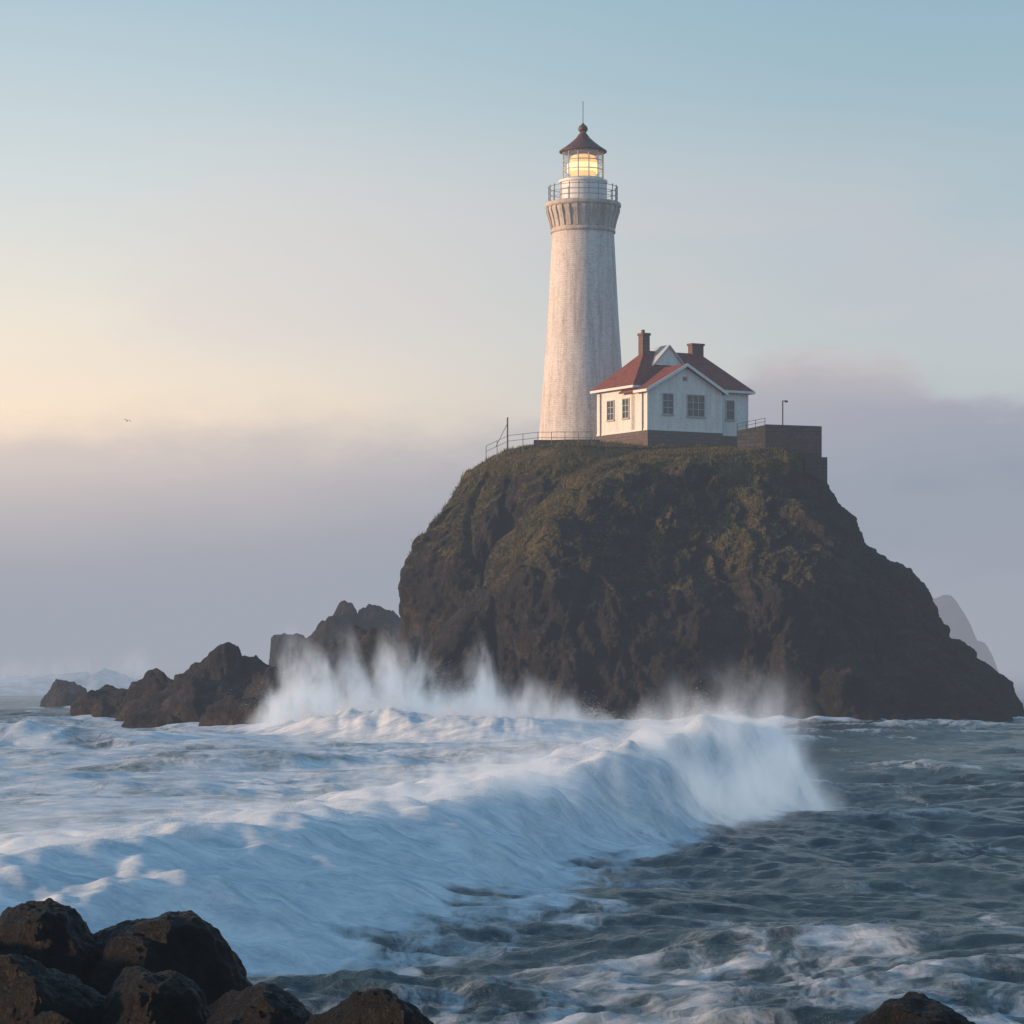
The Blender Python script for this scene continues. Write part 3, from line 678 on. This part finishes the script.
b.make('dormer_trim',simple('grey_flashing',(.5,.5,.5),.6),H)
fr=MB(); gl=MB()
def window_front(uc,w,za,zb_,v,nx=2,nz=2):
    gl.box(uc-w/2,uc+w/2,v-.02,v+.03,za,zb_)
    t=.09
    fr.box(uc-w/2-t,uc-w/2,v-.09,v-.003,za-t,zb_+t); fr.box(uc+w/2,uc+w/2+t,v-.09,v-.003,za-t,zb_+t)
    fr.box(uc-w/2,uc+w/2,v-.085,v-.003,zb_,zb_+t); fr.box(uc-w/2-.15,uc+w/2+.15,v-.16,v-.004,za-t-.06,za-.001)
    for i in range(1,nx): 
        u=uc-w/2+w*i/nx; fr.box(u-.04,u+.04,v-.06,v-.021,za,zb_)
    for i in range(1,nz):
        z=za+(zb_-za)*i/nz; fr.box(uc-w/2,uc+w/2,v-.055,v-.022,z-.03,z+.03)
def window_left(vc,w,za,zb_,nz=2):
    gl.box(-.02,.03,vc-w/2,vc+w/2,za,zb_); t=.1
    fr.box(-.09,-.003,vc-w/2-t,vc-w/2,za-t,zb_+t); fr.box(-.09,-.003,vc+w/2,vc+w/2+t,za-t,zb_+t)
    fr.box(-.085,-.003,vc-w/2,vc+w/2,zb_,zb_+t); fr.box(-.16,-.004,vc-w/2-.15,vc+w/2+.15,za-t-.06,za-.001)
    fr.box(-.06,-.021,vc-.04,vc+.04,za,zb_)
    for i in range(1,nz): 
        z=za+(zb_-za)*i/nz; fr.box(-.055,-.022,vc-w/2,vc+w/2,z-.03,z+.03)
window_front(2.35,1.15,30.2,32.2,0,2,3); window_front(5.7,2.0,30.1,32.2,0,3,3); window_front(11.6,.9,30.2,32.1,BV,1,2)
window_left(4.1,1.1,30.0,31.9,3); window_left(7.0,1.2,30.0,31.9,3)
fr.box(FW/2-.28,FW/2+.28,-.05,-.003,33.6,34.05)
gl.box(FW/2-.18,FW/2+.18,-.07,-.04,33.68,33.97)
fr.make('window_frames',simple('window_paint',(.42,.42,.42),.5,.1),H); gl.make('window_panes',M_glass,H)
b=MB(); b.tube((-.1,.9,z0),(-.1,.9,32.6),.06); b.tube((-.1,8.9,z0),(-.1,8.9,32.8),.06); b.make('downpipes',M_metal,H)
b=MB(); b.box(3.0,3.85,vm-.45,vm+.4,34.5,38.7); b.box(2.92,3.93,vm-.53,vm+.48,38.7,38.95); b.box(3.15,3.4,vm-.2,vm+.1,38.95,39.3)
b.box(9.1,10.5,vm-.4,vm+.4,35,38.0); b.box(9.0,10.6,vm-.48,vm+.48,38.0,38.22); b.make('chimneys',M_brick,H)

# ---------------------------------------------------------------- retaining wall, fences, lamp
b=MB()
def wallseg(p,q,t,zb0,zt0,zt1):
    p=Vector((*p,0));q=Vector((*q,0));d=(q-p).normalized();nn_=Vector((-d.y,d.x,0))*t
    poly=[(p.x,p.y,zb0),(q.x,q.y,zb0),(q.x,q.y,zt1),(p.x,p.y,zt0)]
    b.prism(poly,tuple(nn_))
wallseg((22.0,277.6),(24.6,276.2),.8,22,27.9,28.35)
wallseg((24.6,276.18),(30.1,276.6),.8,20.5,28.4,28.25)
wallseg((30.12,276.6),(30.9,289),.8,20.5,28.2,27.9)
b.box(28.4,30.6,276.0,278.0,19.5,25.2)
b.make('stone_retaining_wall',M_stone)
b=MB(); b.box(24.9,30.1,277.1,288.5,23,27.6); b.make('concrete_terrace',M_pave)
LP=empty('lamp_post',(26.6,279.5,0)); b=MB(); b.tube((0,0,27.5),(0,0,31.0),.06,8); b.tube((0,0,30.95),(.35,0,31.0),.04,6); b.make('pole',M_metal,LP); b=MB(); b.box(.2,.5,-.12,.12,30.82,31.0); b.make('lamp_head',M_metal,LP)
def fence(name,pts,h,step,rails,mat,r=.04):
    b=MB()
    for (p,q) in zip(pts[:-1],pts[1:]):
        p=Vector(p);q=Vector(q); n=max(1,int((q-p).length/step))
        for i in range(n+1):
            s=p.lerp(q,i/n); b.tube(s-Vector((0,0,.8)),s+Vector((0,0,h)),r)
        for k in rails: b.tube(p+Vector((0,0,h*k)),q+Vector((0,0,h*k)),r*.75,5)
    return b.make(name,mat)
fence('metal_fence',[(-2.6,286,25.9),(-.4,285.6,26.9),(2.6,285,27.2),(8.0,284.6,27.2)],1.15,1.2,(.5,.98),M_rail,.035)
fence('metal_fence',[(22.0,277.9,27.9),(24.6,276.6,28.35)],.7,.9,(.5,.98),M_metal,.03)
b=MB(); b.tube((-.45,286,26.0),(-.45,286,29.9),.07,8); b.tube((-.45,286,29.3),(-1.6,286,27.0),.03,5); b.make('signal_post',M_metal)
b=MB(); b.box(2.2,8.9,287.6,289.2,25,27.75); b.make('low_stone_wall',M_stone)

# ---------------------------------------------------------------- gull
G=MB()
sp=[(-.42,.03,.05),(-.22,.07,.12),(0,.03,.0),(.22,.07,.12),(.44,.03,.04)]
for a,c in zip(sp[:-1],sp[1:]):
    wa=.05+.10*(1-abs(a[0])/.45); wc_=.05+.10*(1-abs(c[0])/.45)
    G.add([(a[0],-wa,a[2]),(c[0],-wc_,c[2]),(c[0],wc_,c[2]),(a[0],wa,a[2]),(a[0],-wa,a[2]+.02),(c[0],-wc_,c[2]+.02),(c[0],wc_,c[2]+.02),(a[0],wa,a[2]+.02)],
      [(3,2,1,0),(4,5,6,7),(0,1,5,4),(1,2,6,5),(2,3,7,6),(3,0,4,7)])
nb=10
rings=[(-.28,.01),(-.2,.05),(-.05,.075),(.08,.06),(.16,.045),(.22,.05),(.27,.02),(.33,.004)]
vs=[(r*math.cos(2*math.pi*i/nb),yy,r*math.sin(2*math.pi*i/nb)) for yy,r in rings for i in range(nb)]
G.add(vs,[(k*nb+i,k*nb+(i+1)%nb,(k+1)*nb+(i+1)%nb,(k+1)*nb+i) for k in range(len(rings)-1) for i in range(nb)])
gu=G.make('seagull',simple('gull_feathers',(.25,.24,.24),.8),smooth=True); gu.location=(-40.6,300,30.7); gu.rotation_euler=(0,math.radians(14),math.radians(20))

# ---------------------------------------------------------------- camera
cd=bpy.data.cameras.new('camera'); cd.lens=100; cd.sensor_width=36; cd.shift_y=143/1024; cd.clip_start=.5; cd.clip_end=40000
co=link(bpy.data.objects.new('camera',cd)); co.location=(0,0,6); co.rotation_euler=(math.radians(90),0,0); sc.camera=co
